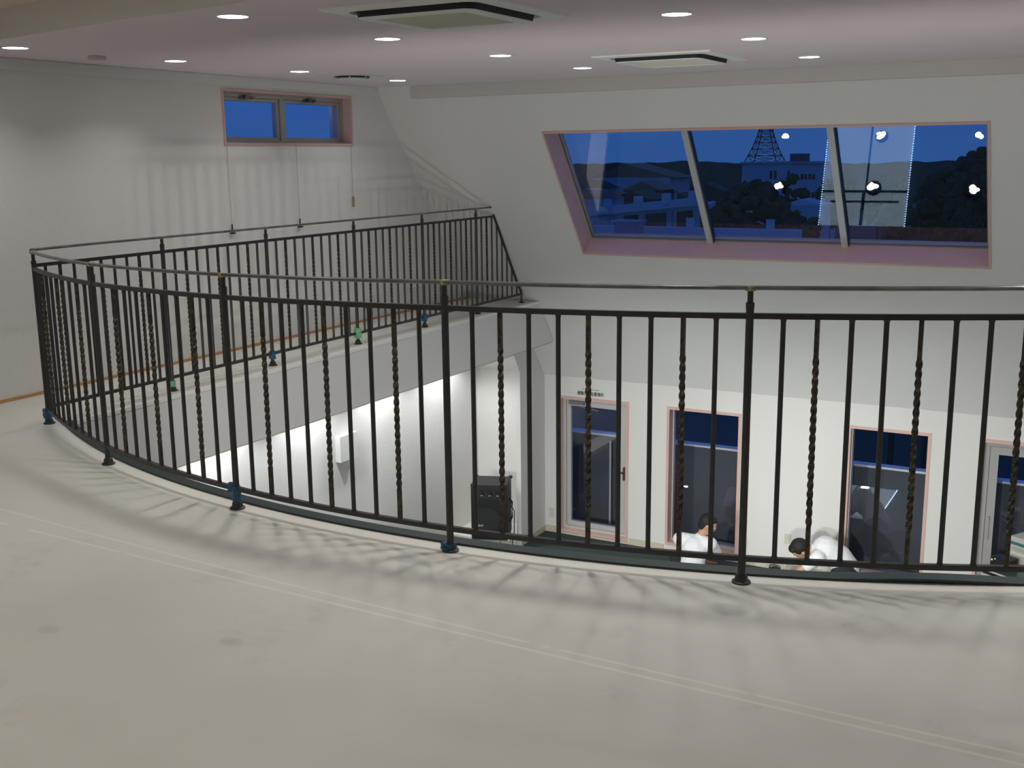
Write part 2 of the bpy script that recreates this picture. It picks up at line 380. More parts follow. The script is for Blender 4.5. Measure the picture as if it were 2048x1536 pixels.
for (a, b) in ((ia+.042, ym-.024), (ym+.024, ib-.042)):
    c, d = ja+.022, jb-.037; s_ = .036
    mb = MB(); X2, X3 = XL-.15, XL-.10
    mb.box(X2, X3, a, a+s_, c, d).box(X2, X3, b-s_, b, c, d).box(X2, X3, a+s_, b-s_, c, c+s_*.8).box(X2, X3, a+s_, b-s_, d-s_*.8, d)
    sa = obj('sash', mb, ALU, W1)
    mb = MB(); xx = XL-.125; mb.b.faces.new([mb.b.verts.new(p) for p in ((xx, a+.03, c+.02), (xx, b-.03, c+.02), (xx, b-.03, d-.02), (xx, a+.03, d-.02))])
    obj('pane', mb, FROST, sa)
    m_ = (a+b)/2 - .06
    mb = MB(); mb.box(X3, X3+.03, m_-.07, m_+.10, d-.006, d+.014).box(X3+.02, X3+.045, m_-.03, m_+.02, d-.014, d+.02).cyl((X3+.035, m_-.05, d-.006), (X3+.035, m_+.06, d-.006), .008)
    obj('latch', mb, mat('latch_metal', (.16, .15, .13, 1), .3, metal=.8), sa)
# cords hanging from the little window
CORD = mat('thin_cord', (.42, .40, .34, 1), .7)
for k, (yc, zc, lab) in enumerate(((7.12, 1.03, 'thin window cord with black pull, nearest the loft side'), (8.01, 1.03, 'thin window cord with black pull, middle of the three below the small window'), (8.83, 1.20, 'thin window cord with a short brown toggle, nearest the slanted wall'))):
    o = thing('window_cord', lab, 'cord', (XL+.012, yc, zc-.04), 'cords hanging below the small window')
    mb = MB(); mb.cyl((XL+.014, yc, zc), (XL+.014, yc, 1.74), .0022, n=6); obj('cord', mb, CORD, o)
    mb = MB()
    if k < 2: mb.cyl((XL+.016, yc, zc-.02), (XL+.016, yc, zc+.05), .006, n=8).obox((XL+.018, yc, zc-.025), (.008, 0, 0), (0, .03, 0), (0, 0, .006)); obj('pull', mb, BLACK, o)
    else: mb.cyl((XL+.018, yc, zc-.05), (XL+.018, yc, zc+.05), .010, n=10); obj('toggle', mb, mat('brown_toggle', (.30, .22, .12, 1), .5), o)

# ---------------------------------------------------------------- doors and tall windows below
def opening(name, xa, xb, za, zb, fr, stile, frm, depth=.15, glz=True, lin=.032):
    R = sroot(name, ((xa+xb)/2, FY, za))
    mb = MB()
    mb.box(xa, xa+lin, FY-.014, FY+.20, za, zb).box(xb-lin, xb, FY-.014, FY+.20, za, zb).box(xa+lin, xb-lin, FY-.014, FY+.20, za, za+lin).box(xa+lin, xb-lin, FY-.014, FY+.20, zb-lin, zb)
    obj('lining', mb, PINK, R, label='pale pink reveal')
    a, b, c, d = xa+lin, xb-lin, za+lin, zb-lin; y0, y1 = FY+depth-.06, FY+depth
    mb = MB()
    mb.box(a, a+fr, y0, y1, c, d).box(b-fr, b, y0, y1, c, d).box(a+fr, b-fr, y0, y1, c, c+fr).box(a+fr, b-fr, y0, y1, d-fr, d)
    obj('frame', mb, frm, R)
    a, b, c, d = a+fr, b-fr, c+fr, d-fr
    g = R
    if stile:
        mb = MB(); e_ = .004
        mb.box(a+e_, a+stile, y0+.008, y1-.01, c+e_, d-e_).box(b-stile, b-e_, y0+.008, y1-.01, c+e_, d-e_).box(a+stile, b-stile, y0+.008, y1-.01, c+e_, c+stile).box(a+stile, b-stile, y0+.008, y1-.01, d-stile, d-e_)
        g = obj('door_leaf' if 'door' in name else 'sash', mb, frm, R)
        a, b, c, d = a+stile, b-stile, c+stile, d-stile
    mb = MB(); yy = y1-.03; mb.b.faces.new([mb.b.verts.new(p) for p in ((a, yy, c), (b, yy, c), (b, yy, d), (a, yy, d))])
    obj('pane', mb, GLASS, g)
    return R, g
D1, L1 = opening('door_1', -5.84, -4.92, -2.97, -1.24, .035, .062, ALUW, depth=.12)
mb = MB(); mb.box(-5.72, -5.52, FY+.02, FY+.065, -1.345, -1.30).obox((-5.45, FY+.045, -1.385), (.12, 0, -.012), (0, .006, 0), (0, 0, .006)); obj('door_closer', mb, mat('closer_metal', (.22, .20, .19, 1), .4, metal=.5), L1)
mb = MB(); mb.box(-5.005, -4.985, FY+.03, FY+.06, -2.22, -2.06).cyl((-4.995, FY+.03, -2.12), (-4.995, FY-.005, -2.12), .012).cyl((-4.995, FY-.005, -2.12), (-5.06, FY-.005, -2.12), .009); obj('door_handle', mb, mat('brown_handle', (.12, .09, .06, 1), .35, metal=.6), L1)
opening('window_3', -4.44, -3.555, -2.92, -1.24, .012, 0, ALUW, depth=.17)
opening('window_4', -2.385, -1.54, -2.93, -1.24, .010, 0, ALUW, depth=.12)
D2, L2 = opening('door_2', -1.056, .85, -2.95, -1.24, .045, .085, mat('grey_frame', (.36, .35, .35, 1), .5), depth=.10)
mb = MB(); mb.box(-.955, -.935, FY+.02, FY+.045, -2.30, -2.06); obj('door_handle', mb, ALU, L2)
# sign over the emergency door: characters as dark vinyl letters
def text(s, size, loc, m, name='lettering', rotz=0, ext=.0008, parent=None, sx=1.0):
    c = bpy.data.curves.new('t', 'FONT'); c.body = s; c.size = size; c.extrude = ext; c.align_x = 'CENTER'; c.offset = size*.012
    o = bpy.data.objects.new('t', c); COL.objects.link(o); o.matrix_world = Matrix.Translation(loc) @ Matrix.Rotation(rotz, 4, 'Z') @ Matrix.Rotation(PI/2, 4, 'X') @ Matrix.Diagonal((sx, 1, 1, 1))
    bpy.context.view_layer.update()
    me = bpy.data.meshes.new_from_object(o.evaluated_get(bpy.context.evaluated_depsgraph_get())); me.transform(o.matrix_world)
    bpy.data.objects.remove(o)
    n = bpy.data.objects.new(name, me); COL.objects.link(n); me.materials.clear(); me.materials.append(m)
    if parent: parent_to(n, parent)
    return n
INK = mat('black_lettering', (.015, .015, .018, 1), .5)
sg = thing('wall_sign', 'white strip sign with black characters above the left glazed door', 'sign', (-5.41, FY, -1.23))
mb = MB(); mb.box(-5.60, -5.235, FY-.003, FY, -1.222, -1.108); obj('sign_panel', mb, mat('sign_white', (.70, .70, .66, 1), .5), sg)
text('\u907f\u96e3\u5668\u5177\u8a2d\u7f6e\u5834\u6240', .052, Vector((-5.418, FY-.005, -1.205)), INK, parent=sg, sx=.84)
mb = MB(); xk = -5.53
for k in range(22):
    ww = random.uniform(.004, .011); mb.box(xk, xk+ww, FY-.005, FY-.003, -1.137, -1.137+random.choice((.005, .007))); xk += ww+.0035
obj('small_print', mb, INK, sg)

# ---------------------------------------------------------------- railings
def twist_mesh(h0, h1):
    mb = MB(); ls = []; n = 96
    for i in range(n+1):
        z = h0 + (h1-h0)*i/n; t = (z-h0)/(h1-h0)
        k = min(max((t-.14)/.70, 0), 1); env = 1 if .14 < t < .84 else 0
        ang = k*PI*2*4.5; hw = .0098 if env else .0088
        ls.append([(hw*1.25*math.cos(ang+j*PI/2+PI/4), hw*1.25*math.sin(ang+j*PI/2+PI/4), z) for j in range(4)])
    mb.loops(ls); return mb
def plain_mesh(h0, h1, r=.0098):
    mb = MB(); mb.lathe((0, 0, 0), [(r+.003, h0), (r, h0+.012), (r, h1-.012), (r+.003, h1)], 10); return mb
def make_post(par, x, y, zm, zh, straight=False):
    mb = MB(); r = .0148
    mb.lathe((x, y, 0), [(r, .02), (r, zm+.025), (r+.0012, zm+.03), (r+.0012, zm+.048), (.0108, zm+.052), (.0108, zh-.006)], 14)
    p = obj('post', mb, IRON, par, smooth=False)
    mb = MB(); mb.lathe((x, y, 0), [(.036, .0), (.036, .006), (.026, .012), (.023, .03), (.017, .036)], 16)
    obj('base_flange', mb, IRON, p)
    mb = MB(); mb.lathe((x, y, 0), [(.0125, zh-.012), (.020, zh-.010), (.020, zh+.0085), (.012, zh+.010)], 10)
    obj('weld_collar', mb, BRASS, p, label='brassy scuffed weld under the handrail')
    return p
HAND = [(.019*math.cos(2*PI*i/10), .0085*math.sin(2*PI*i/10)) for i in range(10)]
SQ = [(-.010, -.0105), (.010, -.0105), (.010, .0105), (-.010, .0105)]
A0 = -120.38; STEP = 11.6
angs = [A0 + STEP*i for i in range(7)]
zh_ = [1.078, 1.088, 1.108, 1.130, 1.139, 1.145, 1.148]
def zcurve(a):
    t = (a-A0)/STEP; i = max(0, min(5, int(t))); f = t-i
    return zh_[i]*(1-f) + zh_[i+1]*f
CR = thing('curved_railing', 'black iron railing curving along the loft edge with twisted balusters', 'railing', (*arc(RP, -85.7), 0))
def path(off, n=14): return [(*arc(RP, A0+STEP*6*i/(6*n)), zcurve(A0+STEP*6*i/(6*n))+off) for i in range(6*n+1)]
obj('handrail', MB().sweep(path(0), HAND), RAIL, CR)
obj('middle_rail', MB().sweep(path(-.103), SQ), IRON, CR)
BOT = .098
obj('bottom_rail', MB().sweep([(x, y, BOT) for x, y, z in path(0)], SQ), IRON, CR)
for a in angs: x, y = arc(RP, a); make_post(CR, x, y, zcurve(a)-.103, zcurve(a))
for i in range(6):
    for k in range(1, 10):
        a = A0 + STEP*(i+k/10); x, y = arc(RP, a); h = zcurve(a)-.112
        tw = k in (2, 5, 8)
        mb = twist_mesh(BOT+.008, h) if tw else plain_mesh(BOT+.008, h)
        o = obj('twisted_baluster' if tw else 'baluster', mb, TWIST if tw else IRON, CR)
        for v in o.data.vertices: v.co.x += x; v.co.y += y
# straight railing
SR = thing('straight_railing', 'black iron railing running along the left walkway to the slanted wall', 'railing', (-5.86, 7.6, 0))
ZH = 1.092; ZM = .995; XS = -5.86
YS = [4.52, 5.60, 6.675, 7.81, 8.89, 9.90]
obj('handrail', MB().sweep([(XS+.0, 4.54, ZH-.004), (XS, 5, ZH), (XS, 10.31, ZH)], HAND), RAIL, SR)
obj('middle_rail', MB().sweep([(XS, 4.545, ZM-.003), (XS, 10.285, ZM)], SQ), IRON, SR)
obj('bottom_rail', MB().sweep([(XS, 4.545, BOT), (XS, 10.86, BOT)], SQ), IRON, SR)
obj('slanted_end_bar', MB().tube([(XS, 10.275, 1.0), (XS, 10.80, .20), (XS, 10.862, .14), (XS, 10.872, .10), (XS, 10.873, .01)], .013), IRON, SR)
mb = MB(); mb.lathe((XS, 10.873, 0), [(.034, 0), (.034, .006), (.018, .012)], 14); obj('base_flange', mb, IRON, SR)
mb = MB(); mb.lathe((XS, 10.275, 0), [(.0148, ZM-.01), (.0148, ZM+.04), (.0105, ZM+.046), (.0105, ZH-.006)], 12); obj('end_post', mb, IRON, SR)
for y in YS[1:]: make_post(SR, XS, y, ZM, ZH)
h = ZM-.009
def bal(y, top, tw):
    mb = twist_mesh(BOT+.008, top) if tw else plain_mesh(BOT+.008, top)
    o = obj('twisted_baluster' if tw else 'baluster', mb, TWIST if tw else IRON, SR)
    for v in o.data.vertices: v.co.x += XS; v.co.y += y
for a, b in zip(YS, YS[1:]):
    for k in range(1, 10): bal(a+(b-a)*k/10, h, k in (2, 5, 8))
for k in range(1, 9):
    y = 9.90+.108*k; top = h if y < 10.27 else 1.0-(y-10.275)/.525*.80-.01
    bal(y, top, k == 2)

# tape bits wrapped round post feet
def wrap(x, y, z, r, hgt, m, lab, tail=None):
    random.seed(int(abs(x*100)+abs(y*10)))
    mb = MB(); n = 14; ls = []
    for i in range(6):
        zz = z + hgt*(i/5-.5)
        ls.append([(x+(r*(.75+.5*random.random()))*math.cos(2*PI*j/n), y+(r*(.75+.5*random.random()))*math.sin(2*PI*j/n), zz+random.uniform(-.004, .004)) for j in range(n)])
    mb.loops(ls)
    if tail: mb.obox((x+tail[0], y+tail[1], z+tail[2]), (.012, .004, 0), (0, .006, 0), (.004, 0, .024))
    return tag(obj('tape_wrap', mb, m), lab, 'tape')
q = [arc(RP, a) for a in angs]
wrap(q[0][0]-.01, q[0][1], .065, .026, .06, BTAPE, 'blue tape wad on the foot of the corner post by the left wall')
wrap(q[2][0], q[2][1], .075, .020, .07, BTAPE, 'blue and black tape wrapped on a near post where the bright lower wall shows', (-.022, -.01, .03))
wrap(q[3][0]-.008, q[3][1], .020, .031, .028, BTAPE, 'crumpled blue tape round the base of the near post, floor level')
wrap(XS, YS[1], .05, .022, .05, GTAPE, 'green tape wad low on the walkway post nearest the corner')
wrap(XS, YS[2], .085, .026, .06, BTAPE, 'blue tape on the second walkway post from the corner, at the bottom rail')
wrap(XS, YS[3], .10, .034, .09, GTAPE, 'bright green plastic tape knot on the middle walkway post', (.03, -.02, -.02))
wrap(XS, YS[4], .095, .028, .07, BTAPE, 'blue tape knot on the walkway post second from the far end')

# ---------------------------------------------------------------- ceiling fittings
def downlight_proto(x, y, z, lab, grp):
    o = thing('downlight', lab, 'ceiling light', (x, y, z), grp)
    mb = MB(); n = 28; ls = []
    for r, dz in ((.070, -.001), (.074, -.007), (.086, -.005), (.090, 0.0)):
        ls.append([(x+r*math.cos(2*PI*i/n), y+r*math.sin(2*PI*i/n), z+dz) for i in range(n)])
    mb.loops(ls, cap=False); obj('rim', mb, WHITE, o)
    mb = MB(); mb.lathe((x, y, z), [(.074, -.0015), (.072, -.0055)], 28); obj('lamp_disc', mb, LED, o)
    ld = bpy.data.lights.new('downlight_lamp', 'AREA'); ld.shape = 'DISK'; ld.size = .13; ld.energy = LAMP; ld.spread = LAMP_SPREAD; ld.color = (1, .985, .95)
    l = bpy.data.objects.new('downlight_lamp', ld); COL.objects.link(l); l.location = (x, y, z-.008); parent_to(l, o)
    return o
DL = [(-3.86, 4.25, 'large-looking downlight at the upper left, left of the near air conditioner'), (-3.85, 5.53, 'downlight just below the left end of the near air conditioner'),
      (-3.85, 6.875, 'downlight right of the one by the near air conditioner, middle of its row'), (-3.86, 8.22, 'downlight left of the far air conditioner, closest to the slanted wall'),
      (-5.98, 4.66, 'downlight cut by the left border of the photo'), (-5.90, 5.89, 'downlight right of the small grey ceiling box'),
      (-5.84, 7.16, 'downlight above the small window'), (-5.83, 8.51, 'downlight past the square vent, deepest in the left corner'),
      (-2.02, 5.39, 'downlight at the top edge, right of the near air conditioner'), (-2.05, 6.79, 'downlight above the right end of the far air conditioner'),
      (-2.09, 8.30, 'rightmost downlight, near the slanted wall'),
      (-2.0, 4.12, 'downlight out of frame over the curved railing'), (-.20, 4.4, 'downlight out of frame to the right, nearest the loft'),
      (-.15, 5.6, 'downlight out of frame to the right, second from the loft'), (-.15, 6.9, 'downlight out of frame to the right, third from the loft'), (-.15, 8.3, 'downlight out of frame to the right by the slanted wall'),
      (1.3, 5.6, 'downlight out of frame far right'), (1.3, 7.6, 'downlight out of frame far right by the slanted wall')]
first = downlight_proto(DL[0][0], DL[0][1], 2.30, DL[0][2], 'ceiling downlights')
for x, y, lab in DL[1:]: dup(first, (x, y, 2.30), lab, .45 if x < -5 else (.75 if x > -1 else None))
for x, y, pw in ((-4.9, 1.7, 2.4), (-1.9, 1.5, 1.3), (.8, 1.6, .5), (-3.0, -.6, 1.8)): dup(first, (x, y, 2.465), 'downlight in the higher ceiling behind the camera', pw)

def aircon(cx, cy_, z, lab, s=.44):
    o = thing('ceiling_air_conditioner', lab, 'air conditioner', (cx, cy_, z), 'ceiling air conditioners')
    G = mat('cassette_white', (.88, .89, .85, 1), .45) if 'cassette_white' not in MATS else MATS['cassette_white']
    def rr(h, rad, zz, n=6):          # rounded square loop
        pts = []
        for (sx, sy_, a) in ((1, 1, 0), (-1, 1, 90), (-1, -1, 180), (1, -1, 270)):
            for i in range(n+1):
                t = math.radians(a+90*i/n); pts.append((cx+sx*(h-rad)+rad*math.cos(t), cy_+sy_*(h-rad)+rad*math.sin(t), zz))
        return pts
    def ring(prs): 
        mb = MB(); mb.loops([rr(*p) for p in prs], cap=False); return mb
    obj('outer_panel', ring([(s, .008, z), (s-.004, .01, z-.010), (s-.085, .07, z-.014), (s-.088, .07, z-.001)]), G, o)
    mb = ring([(s-.086, .07, z-.0015), (s-.112, .06, z-.002), (s-.120, .06, z-.036)]); obj('outlet_slot', mb, mat('slot_dark', (.02, .018, .03, 1), .6) if 'slot_dark' not in MATS else MATS['slot_dark'], o)
    obj('inner_panel', ring([(s-.121, .06, z-.035), (s-.124, .06, z-.041), (s-.15, .05, z-.043), (s-.19, .02, z-.043), (s-.192, .02, z-.036)]), G, o)
    mb = MB(); h = s-.192; mb.box(cx-h, cx+h, cy_-h, cy_+h, z-.038, z-.034)
    for i in range(22):
        yy = cy_-h+.01+(2*h-.02)*i/21; mb.box(cx-h, cx+h, yy-.002, yy+.002, z-.0395, z-.037)
    obj('intake_grille', mb, GRILLE, o)
    return o
aircon(-2.935, 4.72, 2.30, 'large white square ceiling air conditioner cut by the top edge, with dark outlet slot')
aircon(-2.955, 7.80, 2.30, 'smaller-looking white square ceiling air conditioner further away near the slanted wall')
o = thing('ceiling_vent', 'white square ceiling vent with a dark curved slot near the left corner', 'vent', (-5.83, 7.83, 2.3))
mb = MB(); mb.box(-6.03, -5.63, 7.63, 8.03, 2.292, 2.30); obj('vent_panel', mb, WHITE, o, bevel=.003)
mb = MB(); mb.lathe((-5.83, 7.83, 2.3), [(.15, -.008), (.15, -.018), (.125, -.022)], 24); obj('vent_slot', mb, MATS['slot_dark'], o)
mb = MB(); mb.lathe((-5.83, 7.83, 2.3), [(.115, -.020), (.115, -.030), (.08, -.034)], 24)
for i in range(6):
    t = i*PI/3; mb.obox((-5.83+.13*math.cos(t), 7.83+.13*math.sin(t), 2.281), (.022*math.cos(t), .022*math.sin(t), 0), (-.004*math.sin(t), .004*math.cos(t), 0), (0, 0, .006))
obj('vent_cover', mb, WHITE, o)
mb = MB(); mb.box(-6.10, -6.03, 5.30, 5.40, 2.272, 2.30)
tag(obj('ceiling_box', mb, mat('grey_box', (.62, .60, .54, 1), .5), bevel=.004), 'small grey ceiling box left of the first full downlight', 'detector')

# lower storey spots under the walkway
def lower_spot(x, y, lab, pw=LOWER):
    o = thing('wall_washer_light', lab, 'ceiling light', (x, y, -.5), 'lower storey spots')
    mb = MB(); mb.lathe((x, y, -.5), [(.05, -.001), (.05, -.006)], 20); obj('lamp_disc', mb, mat('spot_disc', (1, 1, 1, 1), .5, emit=(1, 1, 1, 1), estr=8) if 'spot_disc' not in MATS else MATS['spot_disc'], o)
    ld = bpy.data.lights.new('spot', 'SPOT'); ld.energy = pw; ld.spot_size = math.radians(125); ld.spot_blend = .55; ld.shadow_soft_size = .04; ld.color = (.96, .98, 1)
    l = bpy.data.objects.new('spot_lamp', ld); COL.objects.link(l); l.location = (x, y, -.515); parent_to(l, o)
    return o
for i, y in enumerate((5.9, 7.15, 8.4, 9.65, 10.85)): lower_spot(-6.72, y, 'small spot under the walkway washing the lower left wall, hidden behind the fascia', LOWER)
def added_spot(x, y, tx, tz, lab, pw):  # unseen spots added to brighten the lower front wall
    o = thing('track_spotlight', lab, 'ceiling light', (x, y, -.52), 'lower storey track spots')
    mb = MB(); mb.cyl((x, y-.05, -.60), (x, y+.05, -.62), .035, .045, 16); mb.cyl((x, y, -.50), (x, y, -.58), .012); obj('lamp_body', mb, WHITE, o)
    ld = bpy.data.lights.new('track_spot', 'SPOT'); ld.energy = pw; ld.spot_size = math.radians(46); ld.spot_blend = .9; ld.shadow_soft_size = .05; ld.color = (.97, 1, .97)
    l = bpy.data.objects.new('spot_lamp', ld); COL.objects.link(l); l.location = (x, y+.07, -.622); l.rotation_euler = (Vector((tx, 11.78, tz))-Vector(l.location)).to_track_quat('-Z', 'Y').to_euler(); parent_to(l, o)
for x, tx, lab in ((-4.6, -4.6, 'white track spotlight under the loft edge, left one, out of sight'), (-2.8, -2.9, 'white track spotlight under the loft edge, middle one, out of sight'), (-.9, -1.2, 'white track spotlight under the loft edge, right one, out of sight')):
    added_spot(x, arc(RE, math.degrees(math.asin(max(-1, min(1, -1)))))[1]-.25, tx, -2.55, lab, 640)
def added_fill(a, lab, pw):  # unseen fill lights added to even out the slanted wall
    x, y = arc(RE-.06, a); o = thing('fascia_uplight', lab, 'wall light', (x, y, -.45), 'fascia uplights')
    mb = MB(); mb.cyl((x, y-.05, -.46), (x, y+.03, -.44), .04, .055, 16); obj('lamp_body', mb, WHITE, o)
    ld = bpy.data.lights.new('fascia_light', 'SPOT'); ld.energy = pw; ld.spot_size = math.radians(120); ld.spot_blend = .7; ld.shadow_soft_size = .06; ld.color = (1, 1, .96)
    l = bpy.data.objects.new('spot_lamp', ld); COL.objects.link(l); l.location = (x, y+.06, -.43); l.rotation_euler = (Vector((x, 10.2, 1.0))-Vector(l.location)).to_track_quat('-Z', 'Y').to_euler(); parent_to(l, o)
for a, lab in ((-103, 'small uplight on the curved fascia below the railing, left one, out of sight'), (-84, 'small uplight on the curved fascia below the railing, middle one, out of sight'), (-66, 'small uplight on the curved fascia below the railing, right one, out of sight')):
    added_fill(a, lab, 88)

# ---------------------------------------------------------------- wall items below
mb = MB(); mb.box(XLL, XLL+.07, 8.86, 9.16, -1.50, -1.22)
tag(obj('wall_box', mb, WHITE, bevel=.004), 'white box mounted on the brightly lit lower left wall', 'box')
def outlet(x0, y0, x1, y1, zc, lab):
    mb = MB(); mb.box(min(x0, x1), max(x0, x1), min(y0, y1), max(y0, y1), zc-.06, zc+.06)
    r = tag(obj('wall_outlet', mb, mat('outlet_plate', (.60, .58, .48, 1), .4) if 'outlet_plate' not in MATS else MATS['outlet_plate'], bevel=.002), lab, 'outlet')
    return r
outlet(-5.985, FY-.006, -5.915, FY, -2.75, 'beige wall outlet left of the glazed door')
outlet(-3.02, FY-.006, -2.95, FY, -2.62, 'beige wall outlet between the two tall windows, beside the bending person')

# ---------------------------------------------------------------- loudspeaker on its stand
sp = thing('loudspeaker', 'black floor loudspeaker cabinet with corner caps on a thin wire stand', 'speaker', (-6.3, 10.9, -3))
bx0, bx1, by0, by1, bz0, bz1 = 0, .43, 0, .375, -2.825, -2.15      # built square, then turned to face the room
mb = MB(); mb.box(bx0, bx1, by0, by1, bz0, bz1); obj('cabinet', mb, BLACK2, sp, bevel=.010)
mb = MB(); mb.box(bx0+.02, bx1-.02, by0-.010, by0+.002, bz0+.02, bz1-.16); obj('grille', mb, BLACK, sp, bevel=.004)
for xx in (.13, .225, .32):
    mb = MB(); mb.cyl((xx, by0+.004, bz1-.095), (xx, by0-.012, bz1-.095), .028, .020, 16); obj('knob', mb, BLACK, sp)
    mb = MB(); mb.box(xx-.012, xx+.014, by0-.013, by0-.002, bz1-.135, bz1-.127); obj('highlight_plate', mb, mat('gold_plate', (.55, .5, .38, 1), .3, metal=.3) if 'gold_plate' not in MATS else MATS['gold_plate'], sp)  # pale bars paint the small highlights below the knobs
mb = MB(); mb.cyl((.195, by0-.004, bz0+.25), (.195, by0-.0125, bz0+.25), .15, .15, 28); obj('woofer_ring', mb, BLACK2, sp)
for xx, yy, r_ in ((.01, by1-.01, .024), (bx1-.008, by1-.01, .026), (.008, .008, .012), (bx1-.008, .008, .012)):
    mb = MB(); mb.ball((xx, yy, bz1-.004), (r_, r_, r_*.8), 12); obj('corner_cap', mb, BLACK2, sp)
text('SONY', .032, Vector((.10, by0-.0145, bz0+.165)), mat('silver_letter', (.75, .75, .75, 1), .4), parent=sp, name='brand_lettering', sx=1.2)
mb = MB(); mb.tube([(bx1+.001, .20, bz1-.22), (bx1+.03, .22, bz1-.27), (bx1+.03, .22, bz0+.22), (bx1+.001, .2, bz0+.16)], .010); obj('side_handle', mb, BLACK, sp)
CH = mat('thin_chrome', (.35, .35, .33, 1), .3, metal=.8)
for xx, yy, zb_ in ((.01, .02, -3.0), (.10, .02, -3.0), (.34, .02, -3.0), (.42, .34, -2.974)):
    mb = MB(); mb.cyl((xx, yy, zb_), (xx, yy, bz0), .006, n=8); obj('stand_leg', mb, CH, sp)
mb = MB(); mb.box(bx0, bx1, .01, .03, bz0-.012, bz0-.001); obj('stand_bar', mb, CH, sp)
mb = MB(); mb.tube([(bx1+.005, .30, bz0+.33), (bx1+.05, .26, bz0+.28), (bx1+.055, .20, bz0+.05), (bx1+.04, .14, bz0-.08), (bx1+.05, .10, -2.99)], .006)
cb = tag(obj('cable', mb, BLACK), 'thin black cable hanging behind the loudspeaker', 'cable')
TR = Matrix.Translation((-6.445, 10.655, 0)) @ Matrix.Rotation(math.radians(20.8), 4, 'Z')
for o in [c for c in sp.children] + [cb]: o.data.transform(TR)

# ---------------------------------------------------------------- table with equipment at right
TA, TU, TV, TZ = Vector((-.89, 10.92, 0)), Vector((.857, -.515, 0)), Vector((.515, .857, 0)), -2.30
def tbox(mb, s0, s1, t0, t1, z0, z1):
    c = TA + TU*(s0+s1)/2 + TV*(t0+t1)/2 + Vector((0, 0, (z0+z1)/2)); mb.obox(c, TU*(s1-s0)/2, TV*(t1-t0)/2, (0, 0, (z1-z0)/2)); return mb
tb = thing('equipment_table', 'dark table with bright metal edging in front of the right glazed door', 'table', (-.45, 10.9, -3))
mb = MB(); tbox(mb, 0, .95, 0, .70, TZ-.012, TZ); obj('tabletop', mb, mat('smoked_glass', (.05, .09, .09, 1), .12, spec=.6), tb)
mb = MB()
tbox(mb, -.006, .956, -.010, 0, TZ-.013, TZ+.001); tbox(mb, -.010, -.002, 0, .70, TZ-.013, TZ+.001); tbox(mb, -.006, .956, -.012, -.002, TZ-.062, TZ-.044); tbox(mb, -.010, -.002, 0, .70, TZ-.062, TZ-.044)
obj('metal_edge', mb, mat('bright_edge', (.6, .58, .5, 1), .3, metal=.2), tb)
mb = MB(); tbox(mb, .004, .94, .002, .69, TZ-.20, TZ-.0125); obj('apron', mb, BLACK, tb)
LEGM = mat('leg_metal', (.45, .45, .42, 1), .4, metal=.3)
for ss in (-.006, .93):
    for tt in (.0, .67): mb = MB(); tbox(mb, ss, ss+.022, tt-.008, tt+.014, -3.0, TZ-.063); obj('leg', mb, LEGM, tb)
pc = thing('desktop_computer', 'beige desktop computer case with teal slot at the right border', 'computer', (-.45, 11.1, TZ))
Z0 = TZ+.0015
mb = MB(); tbox(mb, .03, .45, .34, .66, Z0, Z0+.27); obj('case', mb, PCB, pc, bevel=.006)
mb = MB(); tbox(mb, .045, .43, .333, .342, Z0+.195, Z0+.222); obj('drive_slot', mb, TEAL, pc)
mb = MB(); tbox(mb, .028, .452, .331, .342, Z0+.105, Z0+.117); obj('white_band', mb, WHITE, pc)
mb = MB(); tbox(mb, .06, .22, .334, .342, Z0+.14, Z0+.17); obj('drive_front', mb, mat('beige_dark', (.40, .40, .35, 1), .5), pc)
am = thing('black_device', 'small black device with orange and green indicator lights beside the computer', 'device', (-.72, 11.15, TZ))
mb = MB(); tbox(mb, .005, .026, .25, .33, Z0, Z0+.05); tbox(mb, .005, .20, .10, .25, Z0, Z0+.10); obj('housing', mb, BLACK, am, bevel=.004)
mb = MB(); tbox(mb, .018, .030, .094, .101, Z0+.066, Z0+.080); obj('indicator', mb, mat('orange_led', (.8, .35, .05, 1), .4, emit=(1, .5, .1, 1), estr=1.2), am)
mb = MB(); tbox(mb, .052, .062, .094, .101, Z0+.084, Z0+.092); obj('indicator', mb, mat('green_led', (.3, .6, .2, 1), .4, emit=(.4, .9, .4, 1), estr=.8), am)

# ---------------------------------------------------------------- people
def solid(name, mb, m, voxel, parent=None, smooth_it=4):
    me = bpy.data.meshes.new('tmp'); bmesh.ops.recalc_face_normals(mb.b, faces=mb.b.faces); mb.b.to_mesh(me); mb.b.free()
    o = bpy.data.objects.new('tmp', me); COL.objects.link(o)
    r = o.modifiers.new('r', 'REMESH'); r.mode = 'VOXEL'; r.voxel_size = voxel; r.use_smooth_shade = True
    s = o.modifiers.new('s', 'SMOOTH'); s.factor = .5; s.iterations = smooth_it
    bpy.context.view_layer.update()
    me2 = bpy.data.meshes.new_from_object(o.evaluated_get(bpy.context.evaluated_depsgraph_get()))
    bpy.data.objects.remove(o); me2.name = name
    n = bpy.data.objects.new(name, me2); COL.objects.link(n); me2.materials.clear(); me2.materials.append(m)
    if parent: parent_to(n, parent)
    return n
def frame(f, upv):
    f = Vector(f).normalized(); s = f.cross(Vector(upv)).normalized(); u = s.cross(f); return f, s, u
